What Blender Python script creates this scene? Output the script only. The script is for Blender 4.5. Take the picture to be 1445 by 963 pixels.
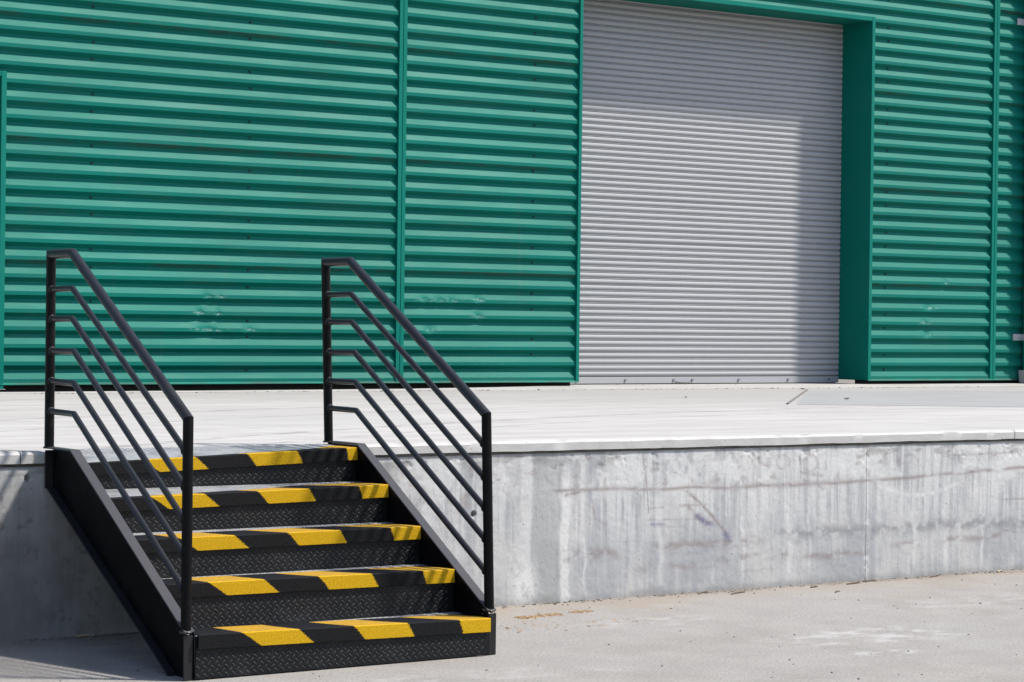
import bpy, bmesh, math, random
import numpy as np
from mathutils import Vector, Matrix

SC = bpy.context.scene
for o in list(bpy.data.objects):
    bpy.data.objects.remove(o, do_unlink=True)
COL = SC.collection

# ------------------------------------------------------------------ camera, sky, sun, exposure
SUN_DIR = Vector((1.37, -1.0, 2.37)).normalized()          # towards the sun
SUN_EL = math.asin(SUN_DIR.z)
SUN_AZ = math.atan2(SUN_DIR.x, SUN_DIR.y)

cam_d = bpy.data.cameras.new("camera")
cam = bpy.data.objects.new("camera", cam_d)
COL.objects.link(cam)
YAW, PITCH, ROLL, FPX = -.6049, -.0073, .0125, 3282.34
fw = Vector((-math.sin(YAW) * math.cos(PITCH), math.cos(YAW) * math.cos(PITCH), math.sin(PITCH)))
r0 = Vector((math.cos(YAW), math.sin(YAW), 0)); u0 = r0.cross(fw)
RT = r0 * math.cos(ROLL) + u0 * math.sin(ROLL); UP = u0 * math.cos(ROLL) - r0 * math.sin(ROLL)
m = Matrix((RT, UP, -fw)).transposed().to_4x4()
m.translation = Vector((-5.5834, -9.6401, 1.4207))
cam.matrix_world = m
cam_d.sensor_width = 36.0
cam_d.lens = FPX / 1445.0 * 36.0
cam_d.clip_start = .1; cam_d.clip_end = 2000
SC.camera = cam

W = bpy.data.worlds.new("World"); SC.world = W; W.use_nodes = True
nt = W.node_tree
sky = nt.nodes.new('ShaderNodeTexSky'); sky.sky_type = 'NISHITA'; sky.sun_disc = False
sky.sun_elevation = SUN_EL; sky.sun_rotation = SUN_AZ
sky.air_density = 1.0; sky.dust_density = 1.5; sky.ozone_density = 1.0
bg = nt.nodes['Background']; bg.inputs['Strength'].default_value = .15
nt.links.new(sky.outputs[0], bg.inputs[0])

sd = bpy.data.lights.new("sun", 'SUN'); sd.energy = 4.4; sd.angle = math.radians(4.0); sd.color = (1.0, .955, .89)
so = bpy.data.objects.new("sun", sd); COL.objects.link(so)
so.location = (20, -20, 30); so.rotation_euler = SUN_DIR.to_track_quat('Z', 'Y').to_euler()

SC.view_settings.view_transform = 'Standard'; SC.view_settings.look = 'None'
SC.view_settings.exposure = 0.80; SC.view_settings.gamma = 1.0
SC.render.resolution_x = 1024; SC.render.resolution_y = 682

# ------------------------------------------------------------------ helpers
rnd = random.Random(7)

def link(name, me, mat=None, parent=None, kind=None):
    o = bpy.data.objects.new(name, me); COL.objects.link(o)
    if mat is not None and me is not None:
        me.materials.append(mat)
    if parent is not None: o.parent = parent
    if kind: o['kind'] = kind
    return o

def thing(name, label, cat, loc=(0, 0, 0), group=None):
    o = bpy.data.objects.new(name, None); COL.objects.link(o); o.location = loc
    o.empty_display_size = .2
    o['label'] = label; o['category'] = cat
    if group: o['group'] = group
    return o

def tag(o, label, cat, group=None):
    o['label'] = label; o['category'] = cat
    if group: o['group'] = group
    return o

class MB:
    """collects vertices and faces of one mesh"""
    def __init__(s): s.v = []; s.f = []
    def add(s, vs, fs):
        b = len(s.v); s.v += [tuple(v) for v in vs]; s.f += [tuple(i + b for i in f) for f in fs]
    def box(s, x0, x1, y0, y1, z0, z1):
        s.add([(x0, y0, z0), (x1, y0, z0), (x1, y1, z0), (x0, y1, z0), (x0, y0, z1), (x1, y0, z1), (x1, y1, z1), (x0, y1, z1)],
              [(0, 3, 2, 1), (4, 5, 6, 7), (0, 1, 5, 4), (1, 2, 6, 5), (2, 3, 7, 6), (3, 0, 4, 7)])
    def prism_x(s, poly, x0, x1):
        """poly of (y, z) extruded along x"""
        n = len(poly)
        s.add([(x0, y, z) for y, z in poly] + [(x1, y, z) for y, z in poly],
              [tuple(range(n)), tuple(range(2 * n - 1, n - 1, -1))] +
              [(i, i + n, (i + 1) % n + n, (i + 1) % n) for i in range(n)])
    def strip_x(s, line, x0, x1, t):
        """a bent flat bar: line of (y, z), width along x, thickness t below the line's left side"""
        L = [Vector(p) for p in line]; low = []
        for i, p in enumerate(L):
            ns = []
            if i > 0: d = (L[i] - L[i - 1]).normalized(); ns.append(Vector((-d.y, d.x)))
            if i < len(L) - 1: d = (L[i + 1] - L[i]).normalized(); ns.append(Vector((-d.y, d.x)))
            nn = sum(ns, Vector((0, 0))).normalized()
            low.append(p + nn * (t / max(.3, nn.dot(ns[0]))))
        s.prism_x([tuple(p) for p in L] + [tuple(p) for p in reversed(low)], x0, x1)
    def tube(s, path, r, seg=16, pre=None, post=None, cap=True):
        P = [Vector(p) for p in path]; n = len(P); b = len(s.v)
        full = ([Vector(pre)] if pre else []) + P + ([Vector(post)] if post else [])
        off = 1 if pre else 0
        for i in range(n):
            j = i + off
            t1 = (full[j] - full[j - 1]).normalized() if j > 0 else None
            t2 = (full[j + 1] - full[j]).normalized() if j < len(full) - 1 else None
            ta = t1 or t2; nn = ((t1 or t2) + (t2 or t1)).normalized()
            ax = Vector((1, 0, 0)) if abs(ta.x) < .9 else Vector((0, 0, 1))
            e1 = (ax - ta * ax.dot(ta)).normalized(); e2 = ta.cross(e1)
            for k in range(seg):
                a = 2 * math.pi * k / seg
                o = (e1 * math.cos(a) + e2 * math.sin(a)) * r
                o = o - ta * (o.dot(nn) / ta.dot(nn))
                s.v.append(tuple(P[i] + o))
        for i in range(n - 1):
            for k in range(seg):
                a = b + i * seg + k; c = b + i * seg + (k + 1) % seg
                s.f.append((a, c, c + seg, a + seg))
        if cap:
            s.f.append(tuple(b + k for k in reversed(range(seg)))); s.f.append(tuple(b + (n - 1) * seg + k for k in range(seg)))
    def build(s, name, mat, parent=None, kind=None, smooth=None, bevel=0, loc=None):
        me = bpy.data.meshes.new(name); me.from_pydata(s.v, [], s.f); me.validate()
        bm = bmesh.new(); bm.from_mesh(me); bmesh.ops.recalc_face_normals(bm, faces=bm.faces[:]); bm.to_mesh(me); bm.free()
        if smooth is not None:
            me.polygons.foreach_set('use_smooth', [True] * len(me.polygons))
            me.set_sharp_from_angle(angle=math.radians(smooth))
        o = link(name, me, mat, parent, kind)
        if loc: o.location = loc
        if bevel:
            bv = o.modifiers.new('bevel', 'BEVEL'); bv.width = bevel; bv.segments = 2; bv.limit_method = 'ANGLE'
            bv.angle_limit = math.radians(35)
        return o

# numpy value noise for stains and dents
def vnoise(x, y, seed=0):
    xi = np.floor(x).astype(np.int64); yi = np.floor(y).astype(np.int64); fx = x - xi; fy = y - yi
    fx = fx * fx * (3 - 2 * fx); fy = fy * fy * (3 - 2 * fy)
    def h(a, b):
        n = (a * 374761393 + b * 668265263 + seed * 1442695041) & 0xffffffff
        n = ((n ^ (n >> 13)) * 1274126177) & 0xffffffff
        return ((n ^ (n >> 16)) & 0xffff) / 65535.0
    return (h(xi, yi) * (1 - fx) + h(xi + 1, yi) * fx) * (1 - fy) + (h(xi, yi + 1) * (1 - fx) + h(xi + 1, yi + 1) * fx) * fy
def fbm(x, y, seed=0, oct=4):
    s = 0; a = .5; t = 0
    for i in range(oct):
        s = s + a * vnoise(x * 2 ** i, y * 2 ** i, seed + i * 17); t += a; a *= .55
    return s / t
def sstep(a, b, x):
    t = np.clip((x - a) / (b - a), 0, 1); return t * t * (3 - 2 * t)

# ------------------------------------------------------------------ materials
class NT:
    def __init__(s, name):
        s.m = bpy.data.materials.new(name); s.m.use_nodes = True; s.t = s.m.node_tree
        s.b = s.t.nodes['Principled BSDF']; s._pos = None
    def n(s, typ, **kw):
        nd = s.t.nodes.new(typ)
        for k, v in kw.items(): setattr(nd, k, v)
        return nd
    def l(s, a, b): s.t.links.new(a, b)
    def put(s, sock, v):
        if hasattr(v, 'is_output'): s.l(v, sock)
        else: sock.default_value = v
    def pos(s):
        if s._pos is None: s._pos = s.n('ShaderNodeNewGeometry').outputs['Position']
        return s._pos
    def obj(s): return s.n('ShaderNodeTexCoord').outputs['Object']
    def mapv(s, vec, scale=(1, 1, 1), loc=(0, 0, 0), rot=(0, 0, 0)):
        k = s.n('ShaderNodeMapping'); s.l(vec, k.inputs[0])
        k.inputs['Scale'].default_value = scale; k.inputs['Location'].default_value = loc; k.inputs['Rotation'].default_value = rot
        return k.outputs[0]
    def noise(s, vec, scale, detail=4, rough=.55, dist=0):
        k = s.n('ShaderNodeTexNoise'); s.l(vec, k.inputs['Vector'])
        k.inputs['Scale'].default_value = scale; k.inputs['Detail'].default_value = detail
        k.inputs['Roughness'].default_value = rough; k.inputs['Distortion'].default_value = dist
        return k.outputs['Fac']
    def voro(s, vec, scale, feature='F1'):
        k = s.n('ShaderNodeTexVoronoi', feature=feature); s.l(vec, k.inputs['Vector']); k.inputs['Scale'].default_value = scale
        return k.outputs['Distance']
    def ramp(s, f, a, b, va=0., vb=1.):
        k = s.n('ShaderNodeMapRange'); k.interpolation_type = 'SMOOTHSTEP'; s.put(k.inputs[0], f)
        for i, v in ((1, a), (2, b), (3, va), (4, vb)): k.inputs[i].default_value = v
        return k.outputs[0]
    def math(s, op, a, b=0., c=0.):
        k = s.n('ShaderNodeMath', operation=op); s.put(k.inputs[0], a); s.put(k.inputs[1], b); s.put(k.inputs[2], c)
        return k.outputs[0]
    def mix(s, f, a, b, mode='MIX'):
        k = s.n('ShaderNodeMix', data_type='RGBA', blend_type=mode); s.put(k.inputs[0], f)
        for i, v in ((6, a), (7, b)):
            s.put(k.inputs[i], v if hasattr(v, 'is_output') else (v[0], v[1], v[2], 1))
        return k.outputs[2]
    def sep(s, vec):
        k = s.n('ShaderNodeSeparateXYZ'); s.l(vec, k.inputs[0]); return k.outputs
    def sepc(s, col):
        k = s.n('ShaderNodeSeparateColor'); s.l(col, k.inputs[0]); return k.outputs
    def attr(s, name, typ='GEOMETRY'):
        k = s.n('ShaderNodeAttribute', attribute_name=name, attribute_type=typ); return k
    def bump(s, h, dist=.002, strength=1.0, prev=None):
        k = s.n('ShaderNodeBump'); s.l(h, k.inputs['Height']); k.inputs['Distance'].default_value = dist; k.inputs['Strength'].default_value = strength
        if prev: s.l(prev, k.inputs['Normal'])
        return k.outputs[0]
    def out(s, col=None, rough=None, normal=None, spec=None, metal=None, k=.62, **kw):
        b = s.b.inputs
        if col is not None: col = s.mix(1.0, col, (k, k, k), 'MULTIPLY')
        if col is not None: s.put(b['Base Color'], col if hasattr(col, 'is_output') else (col[0], col[1], col[2], 1))
        if rough is not None: s.put(b['Roughness'], rough)
        if normal is not None: s.l(normal, b['Normal'])
        if spec is not None: s.put(b['Specular IOR Level'], spec)
        if metal is not None: s.put(b['Metallic'], metal)
        for k, v in kw.items(): s.put(b[k], v)
        return s.m

def mat_green():
    t = NT('green_painted_steel'); p = t.pos()
    dirt = t.noise(t.mapv(p, (.7, 1, 3)), 1.6, 6, .6)
    fade = t.noise(p, .5, 3)
    spat = t.noise(p, 70, 3, .7)
    c = t.mix(t.ramp(fade, .3, .7), (.0, .165, .124), (.0, .19, .144))
    c = t.mix(t.ramp(dirt, .48, .8, 0, .22), c, (.09, .17, .15))
    # dust splashed up from the deck near the foot of the wall, in patches
    z = t.sep(p)[2]; low = t.ramp(z, .86, 1.5, 1, 0)
    sp = t.math('MULTIPLY', t.ramp(spat, .6, .72), t.math('MULTIPLY', low, t.ramp(t.noise(p, 1.3, 3), .5, .68)))
    c = t.mix(t.math('MULTIPLY', sp, .55), c, (.42, .45, .42))
    # dirt caught under every sheet lap, and faint runs below it
    lap = t.math('FRACT', t.math('DIVIDE', t.math('SUBTRACT', z, .907 - .012), 7 * .1435))
    lm = t.math('MULTIPLY', t.ramp(lap, .945, .985), t.ramp(t.noise(t.mapv(p, (1.2, 1, 4)), 2.5, 5, .65), .36, .62))
    c = t.mix(t.math('MULTIPLY', lm, .6), c, (.045, .075, .055))
    sc = t.attr('dent_glint').outputs['Fac']
    c = t.mix(t.math('MULTIPLY', sc, .5), c, (.62, .74, .69))           # white glints along the dent ridges, painted as pale scuffs
    run = t.noise(t.mapv(p, (14, 1, .5)), 1.4, 5, .6)
    c = t.mix(t.ramp(run, .58, .78, 0, .28), c, (.07, .16, .135))
    h = t.noise(t.mapv(p, (1, 1, 2)), 3.2, 3)
    return t.out(c, t.ramp(dirt, .3, .8, .52, .64), t.bump(h, .004, .3), spec=.115)

def mat_green_trim():
    t = NT('green_trim_paint'); p = t.pos()
    d = t.noise(p, 3, 5)
    c = t.mix(t.ramp(d, .35, .8), (.0, .195, .147), (.008, .205, .156))
    return t.out(c, .6, t.bump(t.noise(t.mapv(p, (1, 1, .4)), 6, 3), .003, .3), spec=.1)

def mat_black(name='black_enamel', col=(.009, .009, .0105), rough=.3, dust=.12, spec=.2):
    t = NT(name); p = t.pos()
    d = t.noise(p, 5, 6, .6); f = t.noise(p, 90, 3, .6)
    c = t.mix(t.math('MULTIPLY', t.ramp(d, .45, .75), t.ramp(f, .35, .7, .2, dust)), col, (.05, .048, .046))
    chip = t.math('MULTIPLY', t.ramp(t.noise(p, 46, 4, .6), .735, .76), t.ramp(d, .5, .6))
    c = t.mix(t.math('MULTIPLY', chip, .7), c, (.32, .28, .25))
    r = t.ramp(d, .3, .75, rough, rough + .16)
    return t.out(c, r, t.bump(t.noise(p, 140, 2), .0006, .25), spec=spec)

def mat_plate(name, base, worn, lo, hi, rough=.45, spec=.5):
    """checker plate, worn to the metal by feet in patches"""
    t = NT(name); p = t.pos()
    d = t.noise(p, 9, 6, .65); f = t.noise(p, 160, 3, .6)
    c = t.mix(t.ramp(t.math('ADD', d, t.math('MULTIPLY', f, .35)), lo, hi), base, worn)
    return t.out(c, rough, t.bump(f, .0006, .4), spec=spec)

def mat_nosing():
    t = NT('black_and_yellow_grit_paint'); o = t.obj(); x, y, z = t.sep(o)
    sh = t.attr('stripe_shift', 'OBJECT').outputs['Fac']
    f = t.noise(o, 170, 3, .75); ff = t.noise(o, 30, 3, .6)
    s = t.math('ADD', t.math('ADD', x, t.math('MULTIPLY', z, t.math('MULTIPLY_ADD', x, -1.3, .1))), t.math('MULTIPLY', y, t.math('MULTIPLY_ADD', x, .9, 1.3)))
    s = t.math('ADD', t.math('ADD', s, .163), sh)
    s = t.math('ADD', s, t.math('MULTIPLY', t.math('SUBTRACT', f, .5), .035))
    s = t.math('ADD', s, t.math('MULTIPLY', t.math('SUBTRACT', ff, .5), .012))
    fr = t.math('FRACT', t.math('ADD', t.math('DIVIDE', s, .52), 8.0))
    msk = t.math('MULTIPLY', t.math('MULTIPLY', t.ramp(fr, 0.0, .012), t.ramp(fr, .497, .509, 1, 0)), t.math('GREATER_THAN', s, -1.25))
    top = t.ramp(y, .004, .012)
    w = t.math('MULTIPLY', top, t.ramp(t.noise(o, 12, 5, .65), .25, .65, .35, 1.))
    yel = t.mix(t.ramp(t.noise(o, 130, 3, .8), .35, .68), (.74, .435, .005), (.52, .30, .004))
    yel = t.mix(t.math('MULTIPLY', w, .85), yel, (.46, .27, .05))       # tops browner and duller, in patches
    blk = t.mix(t.ramp(f, .5, .75), (.004, .0042, .005), (.035, .036, .038))
    blk = t.mix(t.math('MULTIPLY', w, .35), blk, (.016, .018, .023))
    spk = t.ramp(t.noise(o, 60, 3, .6), .70, .74)
    c = t.mix(msk, blk, t.mix(t.math('MULTIPLY', spk, .6), yel, (.12, .08, .02)))
    g = t.noise(o, 420, 2, .6); g2 = t.voro(o, 330)
    nrm = t.bump(t.math('SUBTRACT', g, t.math('MULTIPLY', g2, .5)), .0022, .8)
    return t.out(c, .62, nrm, spec=.12)

def mat_slab():
    t = NT('pale_deck_concrete'); p = t.pos()
    st = t.noise(t.mapv(p, (.55, 3.2, 2), rot=(0, 0, .10)), 1.6, 6, .62)
    st2 = t.noise(t.mapv(p, (1.2, 12, 4), rot=(0, 0, -.07)), 1.5, 5, .6)
    big = t.noise(p, .35, 4)
    fine = t.noise(p, 60, 4, .7)
    c = t.mix(t.ramp(st, .38, .68), (.44, .424, .404), (.53, .512, .488))
    c = t.mix(t.ramp(st2, .54, .70, 0, .65), c, (.36, .35, .34))
    c = t.mix(t.ramp(big, .52, .72, 0, .4), c, (.43, .418, .40))
    dk = t.noise(t.mapv(p, (.8, 2.4, 2), rot=(0, 0, .3)), 5.5, 4, .5, .6)
    c = t.mix(t.ramp(dk, .70, .76, 0, .5), c, (.36, .32, .29))
    c = t.mix(t.ramp(fine, .3, .75, .0, .22), c, (.45, .43, .40))
    q = t.mapv(p, (1, 1, 0), loc=(-9.0, 14.0, 0)); k = t.n('ShaderNodeVectorMath', operation='LENGTH'); t.l(q, k.inputs[0])
    for r_, w_ in ((16.9, .012), (17.35, .03), (18.6, .016), (19.4, .03), (20.3, .015), (21.6, .04)):
        d_ = t.math('ABSOLUTE', t.math('SUBTRACT', k.outputs['Value'], r_))
        c = t.mix(t.math('MULTIPLY', t.ramp(d_, w_, w_ * 2.2, 1, 0), t.ramp(t.noise(t.mapv(p, (1, 2, 1)), 3.5, 5, .7), .38, .6, 0, .7)), c, (.26, .25, .24))
    c = t.mix(t.ramp(t.noise(p, 1.1, 6, .7), .60, .72, 0, .45), c, (.40, .385, .365))
    x = t.sep(p)[0]; yy = t.sep(p)[1]
    wr = t.math('ADD', t.math('MULTIPLY', x, .6), t.math('ADD', yy, t.math('MULTIPLY', t.math('SUBTRACT', t.noise(t.mapv(p, (.5, 1.5, 1)), .9, 5, .6), .5), 5)))
    c = t.mix(t.ramp(wr, 5.0, 10.5, 0, .72), c, (.375, .36, .34))
    # chipped, dirtier band on the edge and lip
    y = t.sep(p)[1]; z = t.sep(p)[2]
    edge = t.math('MULTIPLY', t.ramp(y, .0, .06, 1, 0), t.ramp(t.noise(t.mapv(p, (1, 1, 3)), 7, 6, .65), .35, .65))
    c = t.mix(t.ramp(y, .004, -.004), c, (.60, .588, .565))  # lip face paler than its concrete: stronger light put into the colour
    c = t.mix(t.math('MULTIPLY', edge, .55), c, (.50, .48, .455))
    pit = t.ramp(t.noise(p, 34, 3, .55), .70, .735)
    c = t.mix(t.math('MULTIPLY', pit, t.ramp(y, 0, .03, .7, .12)), c, (.2, .18, .16))
    return t.out(c, .85, t.bump(t.math('ADD', fine, t.math('MULTIPLY', st2, .6)), .004, .35), spec=.25)

def mat_strip():
    t = NT('foundation_concrete'); p = t.pos()
    a = t.noise(t.mapv(p, (.6, 3, 2)), 2.5, 6, .65); f = t.noise(p, 45, 4, .7)
    c = t.mix(t.ramp(a, .35, .7), (.42, .40, .375), (.56, .545, .52))
    c = t.mix(t.ramp(f, .55, .75, 0, .5), c, (.28, .25, .22))
    return t.out(c, .9, t.bump(f, .006, .5), spec=.2)

def mat_wall():
    t = NT('weathered_dock_concrete'); p = t.pos()
    A = t.attr('stain'); s = t.sepc(A.outputs['Color']); R, G, B = s[0], s[1], s[2]
    A2 = t.attr('stain_extra'); s2 = t.sepc(A2.outputs['Color'])
    big = t.noise(t.mapv(p, (1.4, 1, 1.1)), 2.2, 5, .6); fine = t.noise(p, 55, 5, .7); vert = t.noise(t.mapv(p, (16, 1, .7)), 1.6, 5, .6)
    c = t.mix(t.ramp(t.math('ADD', big, t.math('MULTIPLY', t.math('SUBTRACT', vert, .5), .6)), .36, .66), (.42, .428, .44), (.585, .576, .56))
    c = t.mix(t.math('MULTIPLY', s2[2], .9), c, (.40, .41, .40))      # trowelled grey repair
    c = t.mix(t.math('MULTIPLY', G, .9), c, (.79, .78, .755))           # lime streaks and patches
    c = t.mix(t.math('MULTIPLY', R, .75), c, (.25, .19, .175))          # purple brown scuffs
    c = t.mix(t.math('MULTIPLY', s2[0], .8), c, (.12, .12, .26))         # blue scuffs
    c = t.mix(t.math('MULTIPLY', B, .8), c, (.16, .145, .13))            # grime, and stair shade painted in at the left
    c = t.mix(t.math('MULTIPLY', s2[1], .7), c, (.25, .25, .265))       # rough dark band
    c = t.mix(t.ramp(fine, .35, .75, 0, .22), c, (.30, .29, .28))
    pit = t.ramp(t.noise(p, 40, 2, .5), .715, .745)
    c = t.mix(t.math('MULTIPLY', pit, .75), c, (.12, .11, .10))
    ln = t.noise(t.mapv(p, (1.2, 1, 24)), 3, 4, .6)
    c = t.mix(t.ramp(ln, .62, .78, 0, .25), c, (.30, .29, .28))
    return t.out(c, .85, t.bump(t.math('SUBTRACT', fine, pit), .004, .45), spec=.25)

def mat_ground():
    t = NT('worn_yard_asphalt_concrete'); p = t.pos()
    big = t.noise(p, .55, 5, .6); mid = t.noise(p, 3.0, 6, .62); fine = t.noise(p, 75, 4, .75); grit = t.noise(p, 115, 3, .7)
    c = t.mix(t.ramp(mid, .3, .72), (.335, .312, .284), (.405, .382, .35))
    c = t.mix(t.ramp(big, .42, .7, 0, .55), c, (.40, .388, .372))
    c = t.mix(t.ramp(fine, .44, .66, 0, .62), c, (.17, .157, .142))
    c = t.mix(t.ramp(grit, .58, .70, 0, .6), c, (.52, .495, .46))
    c = t.mix(t.ramp(t.noise(p, 28, 3, .6), .68, .73, 0, .6), c, (.14, .125, .11))
    # tan dirt swept against the dock and round the stair foot
    x, y, z = t.sep(p)
    near = t.math('ADD', y, t.math('MULTIPLY', t.math('SUBTRACT', t.noise(p, 2.2, 5, .65), .5), .7))
    d = t.math('MULTIPLY', t.ramp(near, -.42, -.02), t.ramp(fine, .3, .65, .35, 1))
    c = t.mix(t.math('MULTIPLY', d, .6), c, (.33, .27, .205))
    d2 = t.math('MULTIPLY', t.ramp(near, -.13, .0), .55)
    c = t.mix(t.math('MULTIPLY', d2, t.ramp(x, 1.6, 2.3)), c, (.17, .145, .11))
    tan = t.math('MULTIPLY', t.ramp(t.noise(p, 1.7, 5, .65), .52, .68), t.ramp(y, -1.1, -.4))
    c = t.mix(t.math('MULTIPLY', tan, .4), c, (.36, .285, .205))
    # chalky scrapes
    def blob(cx, cy, rx, ry, a, lo, hi, sc):
        q = t.mapv(t.mapv(p, (1, 1, 0), loc=(-cx, -cy, 0)), (1 / rx, 1 / ry, 0), rot=(0, 0, a))
        k = t.n('ShaderNodeVectorMath', operation='LENGTH'); t.l(q, k.inputs[0])
        return t.math('MULTIPLY', t.ramp(k.outputs['Value'], .35, 1, 1, 0), t.ramp(t.noise(t.mapv(p, (1, 1.6, 1), rot=(0, 0, a)), sc, 6, .7), lo, hi))
    for (cx, cy, rx, ry, a, g) in ((1.9, -1.75, .75, .35, .6, .75), (1.52, -2.2, .35, .13, .2, .9), (.2, -1.99, .16, .08, .4, .8),
                                   (1.35, -.85, .6, .22, .5, .45), (3.3, -1.0, .9, .25, .5, .4), (-1.0, -.35, .5, .25, -.3, .55), (-.6, -1.9, .9, .3, .3, .35)):
        c = t.mix(t.math('MULTIPLY', blob(cx, cy, rx, ry, a, .46, .62, 6), g), c, (.52, .51, .49))
    sc = t.noise(t.mapv(p, (1, 9, 1), rot=(0, 0, .62)), 2.2, 4, .6)
    c = t.mix(t.ramp(sc, .70, .76, 0, .35), c, (.45, .44, .42))
    h = t.math('ADD', fine, t.math('MULTIPLY', grit, .7))
    return t.out(c, .92, t.bump(h, .005, .6), spec=.2)

def mat_door():
    t = NT('grey_roller_door_paint'); p = t.pos()
    d = t.noise(t.mapv(p, (.6, 1, 3)), 2, 5, .6); f = t.noise(p, 60, 3, .6)
    c = t.mix(t.ramp(d, .35, .75), (.455, .456, .468), (.475, .476, .487))
    c = t.mix(t.ramp(t.noise(t.mapv(p, (4, 1, .8)), 2.2, 5, .65), .58, .8, 0, .07), c, (.33, .31, .29))
    return t.out(c, t.ramp(f, .3, .7, .9, 1.), spec=.03)

def simple(name, col, rough=.6, metal=0., var=.15, sc=20):
    t = NT(name); p = t.pos()
    d = t.noise(p, sc, 5, .6)
    c = t.mix(t.ramp(d, .3, .75), col, tuple(v * (1 - var) for v in col))
    return t.out(c, rough, metal=metal)

M_GREEN = mat_green(); M_TRIM = mat_green_trim(); M_BLACK = mat_black('lightened_rail_enamel', (.022, .0212, .0235), .3, .2); M_POST = mat_black('black_post_enamel', (.004, .004, .0048), .32, .08, .09); M_STR = mat_black('black_stringer_paint', (.0028, .0028, .0036), .4, .08, .06); M_FLANGE = mat_black('dusty_sheen_flange_paint', (.060, .059, .064), .42, .25, .2)  # rails lightened for their sunlit tops; flange grey mixes dust and painted sheen
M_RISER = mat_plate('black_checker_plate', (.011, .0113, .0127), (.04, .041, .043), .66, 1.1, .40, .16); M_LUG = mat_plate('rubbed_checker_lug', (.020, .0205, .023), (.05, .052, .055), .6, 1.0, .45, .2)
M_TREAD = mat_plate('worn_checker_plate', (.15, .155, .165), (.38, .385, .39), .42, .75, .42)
M_NOSE = mat_nosing(); M_SLAB = mat_slab(); M_STRIP = mat_strip(); M_WALL = mat_wall(); M_GROUND = mat_ground(); M_DOOR = mat_door()
M_DARK = simple('dark_void', (.02, .018, .016), .9); M_GALV = simple('galvanised_steel', (.52, .53, .56), .45, .0, .25)
M_BOLT = simple('bolt_steel', (.30, .30, .31), .4, .3); M_WELD = simple('weld_steel', (.06, .055, .055), .38, .2, .5, 120)
M_PALE = simple('pale_mortar', (.55, .54, .52), .9, 0, .3, 30); M_CHIP = simple('tan_wood_chips', (.46, .30, .16), .9, 0, .5, 60)
M_TWIG = simple('brown_twig', (.16, .11, .075), .9, 0, .4, 60); M_STRAW = simple('pale_stick', (.50, .40, .27), .85, 0, .3, 50)
M_LEAF = simple('dry_leaf', (.17, .12, .07), .85, 0, .4, 50); M_STONE = simple('grit_stone', (.17, .155, .14), .9, 0, .6, 60)
M_ROOF = simple('grey_roof_sheet', (.35, .36, .37), .5)
M_JOINT = simple('grey_sealant', (.25, .24, .23), .9, 0, .5, 15)
M_GAP = simple('dirty_mortar', (.30, .27, .23), .9, 0, .6, 12)
M_ASH = simple('bituminous_joint', (.02, .05, .045), .9, 0, .5, 40)

# ------------------------------------------------------------------ ground
b = MB(); b.add([(-400, -400, 0), (400, -400, 0), (400, 400, 0), (-400, 400, 0)], [(0, 1, 2, 3)])
b.build('ground', M_GROUND, kind='structure')

# ------------------------------------------------------------------ loading dock
ZS = .8336; LIPB = .7785; WY = 8.207
dock = thing('loading_dock', 'long raised pale concrete loading dock in front of the green building', 'loading dock', (0, 0, 0))
XJ = [-9.0, -1.545, 4.70, 18.0]                                     # slab joints
for i in range(3):
    x0, x1 = XJ[i] + (.003 if i else 0), XJ[i + 1] - (.003 if i < 2 else 0)
    n = max(8, int((x1 - x0) / (.03 if i == 1 else .1)))
    xs = np.linspace(x0, x1, n + 1)
    jag = (fbm(xs * 9, xs * 0 + 3.3, 5) - .5) * .022 - np.clip(fbm(xs * 18, xs * 0, 11, 3) - .62, 0, 1) * .16
    jz = (fbm(xs * 7, xs * 0 + 9.3, 8) - .5) * .006
    low = (fbm(xs * 6, xs * 0 + 2.2, 21) - .5) * .008
    b = MB(); V = []
    for k in range(n + 1):
        e = float(jag[k])
        prof = [(-.012, LIPB + float(low[k])), (-.014 - e * .2, ZS - .016 + float(jz[k])), (-.006 - e, ZS - .005 + float(jz[k]) * .4), (.012 - e, ZS), (7.32, ZS), (7.32, LIPB - .35), (.09, LIPB - .35), (.09, LIPB)]
        V += [(float(xs[k]), y, z) for y, z in prof]
    F = [(k * 8 + j, k * 8 + (j + 1) % 8, (k + 1) * 8 + (j + 1) % 8, (k + 1) * 8 + j) for k in range(n) for j in range(8)]
    F += [tuple(range(8)), tuple(n * 8 + j for j in reversed(range(8)))]
    b.add(V, F); b.build('deck_slab', M_SLAB, dock, smooth=30)
b = MB()                                                            # the strip narrows to the left and leaves a dark gap under the sheets
strip = [(-9, 7.325), (18, 7.325), (18, 8.30), (7.3, 8.295), (6.45, 8.0), (5.27, 7.73), (4.0, 7.63), (1.8, 7.58), (-9, 7.58)]
b.add([(x, y, z) for z in (.76, ZS + .006) for x, y in strip], [tuple(range(9)), tuple(range(9, 18))] + [(i, (i + 1) % 9, (i + 1) % 9 + 9, i + 9) for i in range(9)])
b.build('foundation_strip', M_STRIP, dock, bevel=.004)
b = MB(); b.box(-9, 18, 7.325, 8.29, .3, .755); b.build('void_floor', M_DARK, dock)  # near-black colour paints the gap's shade, here and on the foundation wall
b = MB(); b.box(7.502, 11.288, 8.3005, 9.2, .3, ZS + .004); b.build('door_threshold', M_STRIP, dock)
for (x0, x1) in ((-9, 7.50), (11.29, 18)):
    b = MB(); b.box(x0, x1, 8.30, 8.42, .2, 1.0); b.build('foundation_wall', M_DARK, dock)
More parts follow.
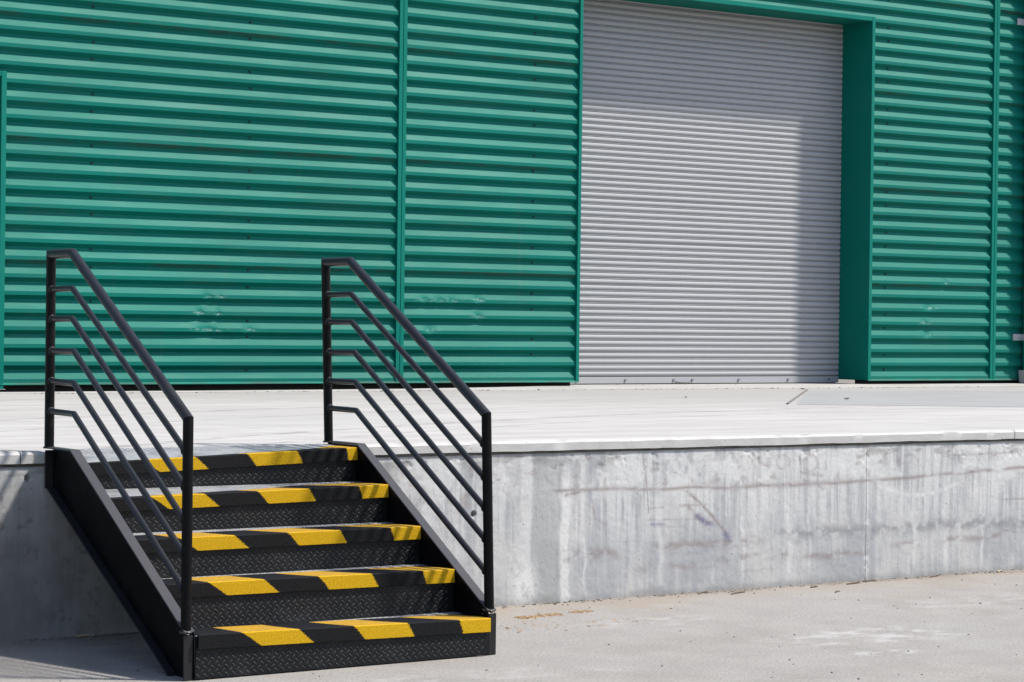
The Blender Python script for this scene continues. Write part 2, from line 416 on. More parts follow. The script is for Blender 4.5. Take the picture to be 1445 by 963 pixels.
# the smoother grey patch and the joint beside it on the deck
b = MB()
b.add([(x, y, z) for z in (ZS + .0005, ZS + .0018) for x, y in ((6.30, 3.72), (7.75, 2.74), (11.6, 5.95), (9.02, 6.62))],
      [(4, 5, 6, 7), (0, 1, 5, 4), (1, 2, 6, 5), (2, 3, 7, 6), (3, 0, 4, 7)])
def mat_patch():
    t = NT('smooth_grey_patch'); p = t.pos()
    c = t.mix(t.ramp(t.noise(t.mapv(p, (1, 3, 1)), 1.5, 5, .6), .3, .7), (.335, .335, .335), (.385, .385, .38))
    c = t.mix(t.ramp(t.noise(p, 50, 4, .7), .4, .75, 0, .3), c, (.36, .345, .33))
    return t.out(c, .75, spec=.3)
b.build('concrete_patch', mat_patch(), dock)
b = MB(); d = Vector((2.76, 2.86, 0)).normalized(); q = Vector((d.y, -d.x, 0)) * .008
A = Vector((6.35, 3.87, ZS + .0045)) - d * .15 ; B = Vector((9.11, 6.73, ZS + .0045))
up = Vector((0, 0, .006))
b.add([A - q, A + q, B + q, B - q, A - q + up, A + q + up, B + q + up, B - q + up], [(4, 5, 6, 7), (0, 1, 5, 4), (1, 2, 6, 5), (2, 3, 7, 6), (3, 0, 4, 7)])
b.build('joint_filler', M_JOINT, dock)

# retaining wall in panels, with painted wear and stair shade
def wall_panel(x0, x1, step, seed):
    z0, z1 = -.05, .765
    nx = int((x1 - x0) / step) + 1; nz = int((z1 - z0) / step) + 1
    X, Z = np.meshgrid(np.linspace(x0, x1, nx), np.linspace(z0, z1, nz))
    fine = fbm(X * 40, Z * 40, 3); med = fbm(X * 9, Z * 9, 31); wid = fbm(X * 2.2, Z * 2.2, 41)
    drip = fbm(X * 30, Z * 1.1, 51, 4); drip2 = fbm(X * 70, Z * 1.6, 57, 3)
    R = np.zeros_like(X); G = R.copy(); Bk = R.copy(); BL = R.copy(); DK = R.copy(); RP = R.copy()
    on = sstep(.0, .4, X)                                              # right of the stair
    # lime: patchy towards the top, long drips under it
    G = np.maximum(G, sstep(.44, .56, fbm(X * 6, Z * 6, 61) + (fine - .5) * .25) * sstep(.42, .66, Z + (med - .5) * .3) * .75)
    dl = .16 + .5 * fbm(X * 6, X * 0, 71)
    G = np.maximum(G, sstep(.49, .62, drip) * sstep(.62 - dl, .62, Z + .1) * .65)
    G = np.maximum(G, sstep(.54, .66, drip2) * sstep(.25, .5, Z) * (1 - sstep(.6, .68, Z)) * .5)
    for cx, w in ((1.55, .010), (2.62, .012), (2.95, .02), (3.1, .012), (3.9, .015), (4.15, .02), (4.45, .01), (2.05, .02), (.62, .05), (.3, .04), (.95, .03)):
        G = np.maximum(G, np.exp(-((X - cx - (fbm(Z * 5, X * 0, 81) - .5) * .05) / w) ** 2) * (.35 + .5 * med) * sstep(.0, .1, Z))
    # trowelled repair strip with pale edges
    cx = 1.305 + (fbm(Z * 6, Z * 0 + 1, 91) - .5) * .03
    RP = np.maximum(RP, (sstep(.10, .07, np.abs(X - cx) + (fine - .5) * .03)) * (.55 + .5 * drip))
    G = np.maximum(G * (1 - RP * .8), sstep(.036, .018, np.abs(X - cx - .125) + (fine - .5) * .02) * .9 * sstep(.72, .6, Z))
    G = np.maximum(G, sstep(.05, .02, np.abs(X - cx + .125) + (fine - .5) * .03) * .6 * sstep(.02, .1, Z))
    G = np.maximum(G, np.exp(-((X - 1.17) / .07) ** 2 - ((Z - .10) / .12) ** 2) * 1.4 * sstep(.35, .55, fine + med - .45))
    # upper scuff line
    zl = .565 + .012 * np.sin(X * 1.7) + (fbm(X * 4, X * 0, 101) - .5) * .02 + np.clip(X - 3.5, 0, 2) * .02
    m = sstep(1.30, 1.42, X) * (1 - .0 * X)
    R = np.maximum(R, np.exp(-((Z - zl) / (.007 + .006 * fbm(X * 3, X * 0, 103))) ** 2) * m * sstep(.28, .55, fbm(X * 7, Z * 20, 105)) * .95)
    R = np.maximum(R, np.exp(-((Z - zl - .004) / .016) ** 2) * sstep(2.2, 2.5, X) * (1 - sstep(3.3, 3.6, X)) * .7 * sstep(.3, .5, fine))
    # lower smears
    zz = .235 - np.clip(X - 3, 0, 2) * .004
    for (a, c, zc, h, s) in ((1.38, 1.78, .235, .03, .75), (2.0, 2.75, .258, .028, .75), (1.9, 2.4, .145, .018, .6), (2.45, 2.95, .175, .022, .65), (3.05, 3.5, .155, .018, .75),
                             (3.75, 3.95, .19, .022, .8), (4.1, 4.62, .205, .018, .75), (4.6, 5.3, .235, .022, .75), (3.2, 3.35, .13, .012, .5), (.55, .95, .22, .02, .25), (2.6, 2.85, .10, .01, .4)):
        R = np.maximum(R, np.exp(-(((Z - zc) + (med - .5) * .03) / h) ** 2) * sstep(a - .06, a + .06, X) * (1 - sstep(c - .06, c + .06, X)) * s * sstep(.36, .6, fbm(X * 16, Z * 34, 111)))
    R = np.maximum(R, np.exp(-(((Z - .565) / .10) ** 2)) * sstep(.2, .4, X) * (1 - sstep(1.0, 1.3, X)) * sstep(.58, .72, fbm(X * 11, Z * 11, 113)) * .7)
    R = np.maximum(R, sstep(.66, .78, fbm(X * 13, Z * 15, 115)) * sstep(.5, .6, Z) * .5 * on)
    # rough dark band
    DK = np.maximum(DK, np.exp(-(((Z - .285 - (fbm(X * 5, X * 0, 121) - .5) * .04) / .035) ** 2)) * sstep(2.6, 3.1, X) * sstep(.32, .58, fbm(X * 20, Z * 26, 123)))
    # strokes: (x0,z0,x1,z1,width,channel,strength)
    def stroke(P, w, s, ch, bow=0.):
        (a0, c0), (a1, c1) = P; dx, dz = a1 - a0, c1 - c0; L = math.hypot(dx, dz)
        u = ((X - a0) * dx + (Z - c0) * dz) / L; v = (-(X - a0) * dz + (Z - c0) * dx) / L - bow * np.sin(np.clip(u / L, 0, 1) * np.pi)
        k = np.exp(-(v / w) ** 2) * sstep(-w, w, u) * (1 - sstep(L - w, L + w, u)) * s * (.5 + .7 * sstep(.3, .6, fine))
        return np.maximum(ch, np.clip(k, 0, 1))
    R = stroke(((2.22, .545), (2.52, .285)), .009, .95, R, .012)
    R = stroke(((2.23, .47), (2.40, .36)), .014, .75, R, -.02)
    R = stroke(((2.17, .47), (2.36, .465)), .006, .7, R)
    BL = stroke(((2.29, .415), (2.40, .345)), .016, .7, BL)
    BL = stroke(((2.485, .31), (2.535, .275)), .018, .9, BL)
    BL = stroke(((2.38, .37), (2.42, .35)), .014, .5, BL)
    BL = stroke(((1.98, .375), (2.08, .372)), .008, .6, BL)
    R = stroke(((1.923, .75), (1.968, .43)), .0045, .9, R, .006)
    R = stroke(((1.60, .52), (1.61, .42)), .007, .6, R); R = stroke(((1.61, .425), (1.70, .38)), .007, .8, R)
    R = stroke(((1.68, .63), (1.67, .50)), .008, .6, R); R = stroke(((1.42, .545), (1.6, .575)), .009, .8, R)
    R = stroke(((1.97, .46), (2.07, .463)), .004, .6, R); R = stroke(((1.95, .40), (2.3, .392)), .004, .6, R); R = stroke(((2.0, .36), (2.3, .355)), .003, .5, R)
    R = stroke(((1.9, .42), (2.05, .60)), .004, .4, R, .05)
    Bk = stroke(((3.02, .72), (3.03, .585)), .006, .7, Bk); R = stroke(((3.03, .62), (3.2, .60)), .010, .6, R); R = stroke(((3.03, .58), (3.2, .52)), .009, .6, R, .015)
    R = stroke(((3.02, .56), (3.02, .47)), .005, .5, R)
    R = stroke(((4.4, .70), (4.41, .54)), .005, .5, R); R = stroke(((4.1, .69), (4.7, .695)), .006, .5, R); R = stroke(((4.78, .72), (4.9, .60)), .006, .5, R, .03)
    R = stroke(((4.9, .6), (4.76, .54)), .006, .5, R, -.02); R = stroke(((4.62, .42), (4.85, .42)), .006, .6, R)
    G = stroke(((3.62, .53), (4.3, .55)), .014, .8, G, -.07); G = stroke(((3.25, .64), (3.34, .70)), .006, .7, G); G = stroke(((3.34, .70), (3.46, .66)), .006, .7, G)
    for (a, c, rr, s) in ((2.62, .69, .05, .6), (2.78, .70, .06, .6), (2.9, .685, .045, .55), (4.2, .70, .05, .6), (4.3, .685, .04, .55), (4.85, .715, .05, .6), (1.45, .68, .07, .35), (3.1, .67, .06, .5), (1.63, .66, .06, .3)):
        q = np.hypot((X - a) * .8, Z - c) + (med - .5) * .03
        R = np.maximum(R, np.exp(-((q - rr * .7) / .007) ** 2) * s * sstep(.3, .55, fbm(X * 12, Z * 12, int(a * 100))))
    # spalled grime right under the lip
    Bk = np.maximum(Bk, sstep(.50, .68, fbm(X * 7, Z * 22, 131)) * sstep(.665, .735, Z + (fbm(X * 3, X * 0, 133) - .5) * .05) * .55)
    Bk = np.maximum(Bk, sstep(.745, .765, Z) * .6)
    # damp dirty foot, and grime deepened with painted stair shade at the left
    Bk = np.maximum(Bk, sstep(.05, .0, Z + (med - .5) * .06) * .45)
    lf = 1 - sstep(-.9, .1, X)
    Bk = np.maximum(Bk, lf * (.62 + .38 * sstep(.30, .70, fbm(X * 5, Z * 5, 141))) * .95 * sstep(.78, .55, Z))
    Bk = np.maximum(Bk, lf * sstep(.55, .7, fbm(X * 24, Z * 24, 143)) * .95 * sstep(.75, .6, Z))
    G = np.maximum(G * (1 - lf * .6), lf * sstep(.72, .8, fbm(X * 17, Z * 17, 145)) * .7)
    # dark vertical joint trace and specks by the seam
    for sx in (x0, x1):
        if -2 < sx < 6:
            Bk = np.maximum(Bk, np.exp(-((X - sx) / .006) ** 2) * .15 * sstep(.35, .6, fbm(X * 9, Z * 14, 153)))
            G = np.maximum(G, sstep(.035, .0, np.abs(X - sx)) * sstep(.45, .6, fbm(X * 60, Z * 40, 151)) * .9)
    depth = (fine - .5) * .0022 + (med - .5) * .002 + sstep(.62, .78, fbm(X * 14, Z * 16, 161)) * sstep(.62, .74, Z) * .005
    depth += RP * .002
    for (hx, hz) in ((.86, .47), (.955, .62), (-1.505, .715), (-.72, .22)):          # form tie holes
        depth += sstep(.016, .011, np.hypot(X - hx, Z - hz)) * .02
        Bk = np.maximum(Bk, sstep(.018, .012, np.hypot(X - hx, Z - hz)) * .85)
    Y = depth
    V = np.stack([X, Y, Z], -1).reshape(-1, 3)
    idx = np.arange(nx * nz).reshape(nz, nx)
    Q = np.stack([idx[:-1, :-1], idx[:-1, 1:], idx[1:, 1:], idx[1:, :-1]], -1).reshape(-1, 4)
    # back and sides
    bk = len(V)
    V = np.vstack([V, [(x0, .5, z0), (x1, .5, z0), (x1, .5, z1), (x0, .5, z1)]])
    me = bpy.data.meshes.new('wall_panel')
    faces = [tuple(int(i) for i in q) for q in Q] if False else None
    nv = len(V); sides = [[bk, bk + 3, bk + 2, bk + 1],
                          list(map(int, idx[:, 0][::-1])) + [bk, bk + 3][::1], list(map(int, idx[:, -1])) + [bk + 2, bk + 1],
                          list(map(int, idx[-1, :][::-1])) + [bk + 3, bk + 2]]
    loops = np.concatenate([Q.reshape(-1)] + [np.array(s) for s in sides])
    starts = np.concatenate([np.arange(len(Q)) * 4, len(Q) * 4 + np.cumsum([0] + [len(s) for s in sides[:-1]])])
    me.vertices.add(nv); me.vertices.foreach_set('co', V.astype(np.float32).reshape(-1))
    me.loops.add(len(loops)); me.loops.foreach_set('vertex_index', loops.astype(np.int32))
    me.polygons.add(len(starts)); me.polygons.foreach_set('loop_start', starts.astype(np.int32))
    me.update(calc_edges=True); me.validate()
    sm = np.ones(len(me.polygons), bool); sm[-4:] = False; me.polygons.foreach_set('use_smooth', sm)
    def att(name, chans):
        a = me.attributes.new(name, 'FLOAT_COLOR', 'POINT'); c = np.zeros((nv, 4), np.float32); c[:, 3] = 1
        for i, ch in enumerate(chans): c[:nx * nz, i] = np.clip(ch, 0, 1).reshape(-1)
        a.data.foreach_set('color', c.reshape(-1))
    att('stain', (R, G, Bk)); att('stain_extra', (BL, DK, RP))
    return link('wall_panel', me, M_WALL, dock)
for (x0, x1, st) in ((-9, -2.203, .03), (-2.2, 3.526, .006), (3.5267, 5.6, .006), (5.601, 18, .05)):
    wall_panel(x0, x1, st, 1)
b = MB(); b.box(-9, 18, .012, .088, .7655, .778); b.build('shadow_gap_filler', M_GAP, dock)

# ------------------------------------------------------------------ warehouse
wh = thing('warehouse', 'green corrugated metal warehouse wall with a grey roller door above the dock', 'warehouse', (6, 8.2, ZS))
WM = Matrix.Translation(Vector((6, 8.2, ZS)))
def wpart(b, name, mat, **kw):
    p = kw.pop('parent', wh)
    o = b.build(name, mat, p, **kw)
    if p is wh: o.matrix_parent_inverse = WM.inverted()
    return o
PITCH_R = .1435; ZR0 = .907                                          # centre of the lowest outer flat
DR = .037                                                             # rib depth
def rib_profile(k0, k1):
    """(y, z) polyline from rib k0 up to rib k1 (outer flats at y=WY)"""
    P = []
    for k in range(k0, k1):
        c = ZR0 + k * PITCH_R
        P += [(WY, c - .016), (WY, c + .0155), (WY + DR, c + .0805), (WY + DR, c + .0935)]
    c = ZR0 + k1 * PITCH_R
    P += [(WY, c - .016), (WY, c + .0125)]
    return P
DENTS = [(3.585, 1.628, .05, .011), (3.52, 1.487, .045, .016), (3.696, 1.478, .03, .010), (3.582, 1.343, .11, .014), (3.992, 1.347, .07, .010), (3.70, 1.628, .03, .006),
         (5.79, 1.632, .06, .010), (5.95, 1.632, .06, .010), (6.098, 1.632, .07, .009), (6.379, 1.640, .05, .013), (6.382, 1.490, .05, .013), (5.855, 1.357, .06, .013),
         (12.157, 1.645, .07, .012), (12.141, 1.367, .06, .018), (12.10, 1.49, .05, .012), (12.4, 1.92, .03, .01)]
def siding(x0, x1, z_from, z_to, gap=.002):
    """sheets of siding one above another; each sheet is one object"""
    k = 0
    kmax = int((7.0 - ZR0) / PITCH_R)
    while k < kmax:
        k1 = min(k + 7, kmax)
        P = rib_profile(k, k1)
        P = [(y, z) for y, z in P]
        zmin, zmax = P[0][1], P[-1][1]
        if zmax > z_from and zmin < z_to:
            def clip(P):
                out = []
                for i, (y, z) in enumerate(P):
                    if i:
                        y0, zz0 = P[i - 1]
                        for lim in (z_from, z_to):
                            if (zz0 - lim) * (z - lim) < 0:
                                tt = (lim - zz0) / (z - zz0); out.append((y0 + (y - y0) * tt, lim))
                    if z_from <= z <= z_to: out.append((y, z))
                return out
            Q = clip(P)
            if len(Q) > 1:
                dl = [d for d in DENTS if x0 < d[0] < x1 and zmin - .02 < d[1] < zmax + .02]
                nx = int((x1 - x0) / .012) if dl else max(2, int((x1 - x0) / .25))
                # finer rows on dented sheets
                if dl:
                    Q2 = [Q[0]]
                    for i in range(1, len(Q)):
                        mseg = 3
                        for j in range(1, mseg + 1):
                            Q2.append(tuple(Q[i - 1][c] + (Q[i][c] - Q[i - 1][c]) * j / mseg for c in (0, 1)))
                    Qs = Q2
                else: Qs = Q
                xs = np.linspace(x0 + gap, x1 - gap, nx + 1)
                Yp = np.array([p[0] for p in Qs]); Zp = np.array([p[1] for p in Qs])
                X, Y = np.meshgrid(xs, Yp); Zg = np.repeat(Zp[:, None], nx + 1, 1)
                # sheet metal is never quite flat
                Y = Y + (fbm(X * .9, Zg * 6 + k, 5 + k, 3) - .5) * .004
                Zg = Zg + (fbm(X * 1.1, Zg * 7, 9 + k, 3) - .5) * .003
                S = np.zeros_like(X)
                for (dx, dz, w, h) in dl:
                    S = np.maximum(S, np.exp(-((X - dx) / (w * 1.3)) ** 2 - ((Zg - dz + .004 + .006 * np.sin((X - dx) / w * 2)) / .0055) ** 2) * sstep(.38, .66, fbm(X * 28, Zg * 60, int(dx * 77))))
                    s = np.exp(-((X - dx) / w) ** 2 - ((Zg - dz) / .032) ** 2)
                    wob = 1 + .8 * (fbm(X * 40, Zg * 30, int(dx * 50)) - .5)
                    Y = Y + s * h * .85 * wob
                    Zg = Zg + s * h * .35 * np.sin((X - dx) / w * 3)
                n1 = nx + 1
                V = np.stack([X, Y, Zg], -1).reshape(-1, 3)
                idx = np.arange(len(V)).reshape(len(Yp), n1)
                F = np.stack([idx[:-1, :-1], idx[:-1, 1:], idx[1:, 1:], idx[1:, :-1]], -1).reshape(-1, 4)
                me = bpy.data.meshes.new('siding_sheet'); me.from_pydata(V.tolist(), [], F.tolist())
                if dl:
                    me.polygons.foreach_set('use_smooth', [True] * len(me.polygons)); me.set_sharp_from_angle(angle=math.radians(25))
                if dl:
                    a_ = me.attributes.new('dent_glint', 'FLOAT', 'POINT'); a_.data.foreach_set('value', S.astype(np.float32).reshape(-1))
                o = link('siding_sheet', me, M_GREEN, wh); o.matrix_parent_inverse = WM.inverted()
                so_ = o.modifiers.new('sheet', 'SOLIDIFY'); so_.thickness = .0012; so_.offset = -1; so_.use_rim = False
        k = k1
DL, DRT, DTOP = 7.526, 11.262, 4.622                                 # roller door opening
PL, PTOP = 1.70, 3.372                                               # small door at the left, right edge and top
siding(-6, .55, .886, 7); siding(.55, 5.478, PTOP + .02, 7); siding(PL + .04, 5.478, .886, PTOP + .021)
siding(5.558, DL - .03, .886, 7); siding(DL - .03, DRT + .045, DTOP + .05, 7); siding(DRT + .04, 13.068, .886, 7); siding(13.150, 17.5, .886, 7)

def vtrim(xc, z0=.888, z1=7):
    """two J trims back to back with a groove between"""
    b = MB(); w = .041
    for s in (-1, 1):
        a, c = sorted((xc + s * .0025, xc + s * w))
        b.box(a, c, WY - .012, WY - .002, z0, z1)
        e0, e1 = sorted((xc + s * (w - .004), xc + s * w)); b.box(e0, e1, WY - .0018, WY + DR + .02, z0, z1)
    b.box(xc - .02, xc + .02, WY - .0005, WY + .004, z0, z1)
    wpart(b, 'vertical_trim', M_TRIM, bevel=.002)
for xc in (5.518, 13.109): vtrim(xc)
# base flashing
for (x0, x1) in ((-6, .55), (PL + .02, DL - .002), (DRT + .002, 17.5)):
    b = MB()
    b.prism_x([(WY + .03, .8935), (WY - .004, .8928), (WY - .020, .878), (WY - .020, .874), (WY - .017, .874), (WY - .017, .877), (WY - .003, .8888), (WY + .03, .8885)], x0, x1)
    wpart(b, 'base_flashing', M_GREEN)
# roller door frame: jamb and head linings
RY = WY + .4443
b = MB(); b.box(DL - .036, DL, WY - .014, RY + .12, ZS + .046, DTOP + .048); wpart(b, 'door_jamb', M_TRIM, bevel=.003)
b = MB(); b.box(DRT, DRT + .042, WY - .014, RY + .12, ZS + .046, DTOP + .048); wpart(b, 'door_jamb', M_TRIM, bevel=.003)
b = MB(); b.box(DL + .001, DRT - .001, WY - .013, RY + .12, DTOP, DTOP + .047); wpart(b, 'door_head', M_TRIM, bevel=.003)
# roller door
rd = MB(); rd.box(DL - .02, DRT + .02, RY + .10, RY + .11, ZS, DTOP + .1)
rdo = wpart(rd, 'roller_door', M_DARK)
SP = .0605; nslat = 62; zb = ZS + .085
sl = MB(); prof = []
for j in range(11):
    a = j / 10.0; prof.append((RY - .011 * math.sin(math.pi * a) ** .8, a * SP * .78))
prof += [(RY + .007, SP * .785), (RY + .007, SP * .83), (RY - .004, SP * .845), (RY - .006, SP * .89), (RY - .003, SP * .925), (RY + .007, SP * .935), (RY + .007, SP * .995)]
n = len(prof)
sl.add([(DL + .002, y, z) for y, z in prof] + [(DRT - .002, y, z) for y, z in prof], [(i, i + n, i + n + 1, i + 1) for i in range(n - 1)])
s0 = sl.build('slat', M_DOOR, rdo, smooth=50)
md = s0.modifiers.new('gauge', 'SOLIDIFY'); md.thickness = .001; md.use_rim = False
s0.location = (0, 0, zb)
for i in range(1, nslat):
    c = s0.copy(); COL.objects.link(c); c.parent = rdo
    c.location = (0, rnd.uniform(-.0015, .0015), zb + i * SP)
bb = MB(); bb.box(DL + .003, DRT - .003, RY - .014, RY + .006, ZS + .012, ZS + .078)
bb.build('bottom_bar', M_DOOR, rdo, bevel=.003)
bl = MB()
for x in (7.82, 8.42, 9.03, 9.27, 9.88, 10.55, 11.12):
    bl.add([(x + .014 * math.cos(a * math.pi / 4), RY - .014 - d, ZS + .047 + .014 * math.sin(a * math.pi / 4)) for d in (0, .010) for a in range(8)],
           [tuple(range(8, 16))] + [(a, (a + 1) % 8, (a + 1) % 8 + 8, a + 8) for a in range(8)])
bl.build('bolts', M_BOLT, rdo, kind='stuff', bevel=.002)
hb = MB(); hb.tube([(9.06, RY - .012, ZS + .03), (9.06, RY - .035, ZS + .024), (9.23, RY - .035, ZS + .024), (9.23, RY - .012, ZS + .03)], .006, 8)
hb.build('handle', M_BOLT, rdo, smooth=40)
# screws in the recessed flats
def screws(cols, k0, k1, skip):
    b = MB()
    for xc in cols:
        for k in range(k0, k1):
            if (k * 7 + int(xc * 3)) % skip == 0: continue
            x = xc + rnd.uniform(-.006, .006); z = ZR0 + k * PITCH_R + .087 + rnd.uniform(-.006, .006)
            if x < PL + .06 and z < PTOP + .06: continue
            b.add([(x + .011 * math.cos(a * math.pi / 3), WY + DR - d, z + .011 * math.sin(a * math.pi / 3)) for d in (.001, .010) for a in range(6)],
                  [tuple(range(6, 12))] + [(a, (a + 1) % 6, (a + 1) % 6 + 6, a + 6) for a in range(6)])
    wpart(b, 'screws', M_ASH, kind='stuff')
screws((2.515, 3.99), 0, 30, 3); screws((7.002,), 0, 30, 3); screws((11.536,), 0, 30, 3)
# small personnel door at the far left
b = MB(); b.box(PL, PL + .045, WY - .016, WY + .12, .84, PTOP + .042); wpart(b, 'door_frame', M_TRIM, bevel=.003)
b = MB(); b.box(.60, PL - .001, WY - .015, WY + .12, PTOP, PTOP + .041); wpart(b, 'door_frame', M_TRIM, bevel=.003)
b = MB(); b.box(.555, .60, WY - .016, WY + .12, .84, PTOP + .042); wpart(b, 'door_frame', M_TRIM, bevel=.003)
b = MB(); b.box(.601, PL - .002, WY + .085, WY + .125, .845, PTOP - .002); pd = wpart(b, 'personnel_door', M_TRIM, bevel=.003)
b = MB(); b.tube([(.75, WY + .084, 1.85), (.75, WY + .03, 1.85), (.87, WY + .03, 1.85)], .01, 8); b.build('handle', M_GALV, pd, smooth=40)
b = MB(); b.box(PL - .05, PL + .06, WY - .02, WY + .13, ZS + .005, .842); wpart(b, 'door_sill', M_PALE)
# the rest of the building: inner wall, ends and roof
b = MB(); b.box(-6, 17.5, 28, 28.2, .85, 7.0); b.box(-6, -5.9, 8.3, 27.99, .85, 7); b.box(17.4, 17.5, 8.3, 27.99, .85, 7)
wpart(b, 'outer_wall', M_GREEN)
b = MB(); b.box(-6.2, 17.7, 8.10, 28.4, 7.02, 7.16); wpart(b, 'roof', M_ROOF)
b = MB(); b.box(-5.8, DL - .1, 8.30, 8.36, 1.02, 6.98); b.box(DRT + .1, 17.3, 8.30, 8.36, 1.02, 6.98); b.box(DL - .099, DRT + .099, 8.30, 8.36, DTOP + .09, 6.98)
b.box(DL - .1, DRT + .1, 8.80, 8.86, .5, DTOP + .3)
wpart(b, 'backing_wall', M_DARK)

# downspout at the far right
ds = thing('downspout', 'dark green downspout with two pale straps at the right end of the wall', 'downspout', (13.66, 8.13, ZS))
DM = Matrix.Translation(Vector((13.66, 8.13, ZS))).inverted()
def dpart(b, name, mat, **kw):
    o = b.build(name, mat, ds, **kw); o.matrix_parent_inverse = DM; return o
b = MB(); b.box(13.555, 13.76, 8.065, 8.190, .96, 6.95); dpart(b, 'pipe', M_TRIM, bevel=.018)
for z in (1.345, 4.80):
    b = MB(); b.box(13.42, 13.90, 8.195, 8.204, z - .035, z + .035); b.box(13.549, 13.5545, 8.055, 8.1945, z - .035, z + .035); b.box(13.549, 13.767, 8.055, 8.0645, z - .0349, z + .0349)
    b.box(13.7605, 13.767, 8.0648, 8.1945, z - .0348, z + .0348)
    dpart(b, 'strap', M_GALV, bevel=.001)
b = MB(); b.prism_x([(8.03, ZS + .006), (8.03, .87), (8.07, .985), (8.195, .985), (8.18, ZS + .006)], 13.50, 13.80); dpart(b, 'boot', M_PALE, bevel=.012)

# ------------------------------------------------------------------ stair
st = thing('metal_staircase', 'black steel staircase with yellow striped step edges and two railings up to the dock', 'staircase', (-.7, -.7, 0))
SM = Matrix.Translation(Vector((-.7, -.7, 0))).inverted()
WD = 1.393
NZ = [.1625, .3463, .5126, .6810, .8364]; NT_ = [-.0150, -.0056, .0018, .0143, .0302]
NYF = [-1.429 + .28 * i for i in range(5)]
def spart(b, name, mat, parent=None, **kw):
    o = b.build(name, mat, parent or st, **kw)
    if parent is None: o.matrix_parent_inverse = SM
    return o
# stringers: web, outward flanges, end plate in one channel
def stringer(xi, s):
    b = MB()
    top = [(-.030, .846), (-.30, .846), (-1.405, .188)]
    web = [(-.030, .846), (-.30, .846), (-1.405, .188), (-1.405, .001), (-1.262, .001), (-.055, .668), (-.030, .668)]
    a, c = sorted((xi, xi + s * .007)); b.prism_x([(y, z - .0005) for y, z in web][:3] + web[3:], a, c)
    so_ = spart(b, 'stringer', M_STR, bevel=.0015)
    b = MB(); a, c = sorted((xi + s * .0001, xi + s * .046))
    b.strip_x([(y, z + .0072) for y, z in top], a, c, .007)
    b.build('flange', M_FLANGE, so_, bevel=.0015)
    b = MB(); a, c = sorted((xi + s * .0072, xi + s * .046))
    bot = [(-.055, .668), (-1.262, .001)]
    b.strip_x([(y, z + .0075) for y, z in bot], a, c, .007)
    b.box(a, c, -1.4055, -1.398, .0015, .178)
    b.box(a, c, -.0375, -.0305, .669, .8385)
    b.build('flange', M_BLACK, so_, bevel=.0015)
stringer(-WD, -1); stringer(0.0, 1)
# checker plate lugs
def lug(b, c, ex, ey, en, ang, L=.0125, w=.0040, h=.0017):
    d = ex * math.cos(ang) + ey * math.sin(ang); q = -ex * math.sin(ang) + ey * math.cos(ang)
    b.add([c - d * L, c - d * L * .35 + q * w, c + d * L * .35 + q * w, c + d * L, c + d * L * .35 - q * w, c - d * L * .35 - q * w,
           c - d * L * .5 + en * h, c + d * L * .5 + en * h],
          [(0, 6, 1), (1, 6, 7, 2), (2, 7, 3), (3, 7, 4), (4, 7, 6, 5), (5, 6, 0)])
LX, LZ = .0317, .0158
for k in range(5):
    y0 = NYF[k]; zf = NZ[k]; tl = NT_[k]
    # riser, its top edge following the nosing
    zb_ = .006 if k == 0 else (NZ[k - 1] - .005)
    yr = y0 + .014
    b = MB(); xL, xR = -WD + .0005, -.0005
    zt = lambda x: zf - .012 + tl * x
    b.add([(xL, yr, zb_), (xR, yr, zb_), (xR, yr, zt(xR)), (xL, yr, zt(xL)), (xL, yr + .006, zb_), (xR, yr + .006, zb_), (xR, yr + .006, zt(xR)), (xL, yr + .006, zt(xL))],
          [(0, 1, 2, 3), (5, 4, 7, 6), (3, 2, 6, 7), (0, 4, 5, 1), (1, 5, 6, 2), (0, 3, 7, 4)])
    ro = spart(b, 'riser', M_RISER)
    lb = MB(); nx = int(WD / LX); nz = int(.16 / LZ) + 1
    for i in range(nx):
        for j in range(nz):
            x = xL + .012 + i * LX + (j % 2) * LX / 2; z = zb_ + .012 + j * LZ
            if z > zt(x) - .05 or x > xR - .012: continue
            lug(lb, Vector((x, yr - .0002, z)), Vector((1, 0, 0)), Vector((0, 0, 1)), Vector((0, -1, 0)), math.radians(42 if j % 2 else -42) + rnd.uniform(-.05, .05))
    lo = lb.build('raised_lugs', M_LUG, ro, kind='stuff')
    # tread, slightly warped so that it carries the nosing
    yb = NYF[k + 1] + .013 if k < 4 else -.004
    zbk = (NZ[k] - .003) if k < 4 else .8385
    def tz(x, y):
        f = (y - (y0 + .004)) / (yb - y0 - .004); return (zf - .0028 + tl * x) * (1 - f) + (zbk - .001) * f
    b = MB(); xs_ = [xL + (xR - xL) * i / 6 for i in range(7)]; ys_ = [y0 + .012, y0 + .1, y0 + .2, yb]
    g = [(x, y, tz(x, y)) for y in ys_ for x in xs_]; g += [(x, y, z - .006) for x, y, z in g]
    F = []
    for j in range(3):
        for i in range(6):
            a = j * 7 + i; F += [(a, a + 1, a + 8, a + 7), (a + 28, a + 35, a + 36, a + 29)]
    for j in range(3):
        for (i, ) in ((0,), (6,)):
            a = j * 7 + i; F.append((a, a + 7, a + 35, a + 28))
    for i in range(6): F += [(i, i + 28, i + 29, i + 1), (21 + i, 22 + i, 50 + i, 49 + i)]
    b.add(g, F); to = spart(b, 'tread', M_TREAD)
    lb = MB(); j = 0
    y = y0 + .196
    while y < yb - .008:
        for i in range(nx):
            x = xL + .012 + i * LX + (j % 2) * LX / 2
            if x > xR - .012: continue
            lug(lb, Vector((x, y, tz(x, y) + .0002)), Vector((1, 0, 0)), Vector((0, 1, 0)), Vector((0, 0, 1)), math.radians(42 if j % 2 else -42) + rnd.uniform(-.05, .05))
        y += LZ; j += 1
    lb.build('raised_lugs', M_TREAD, to, kind='stuff')
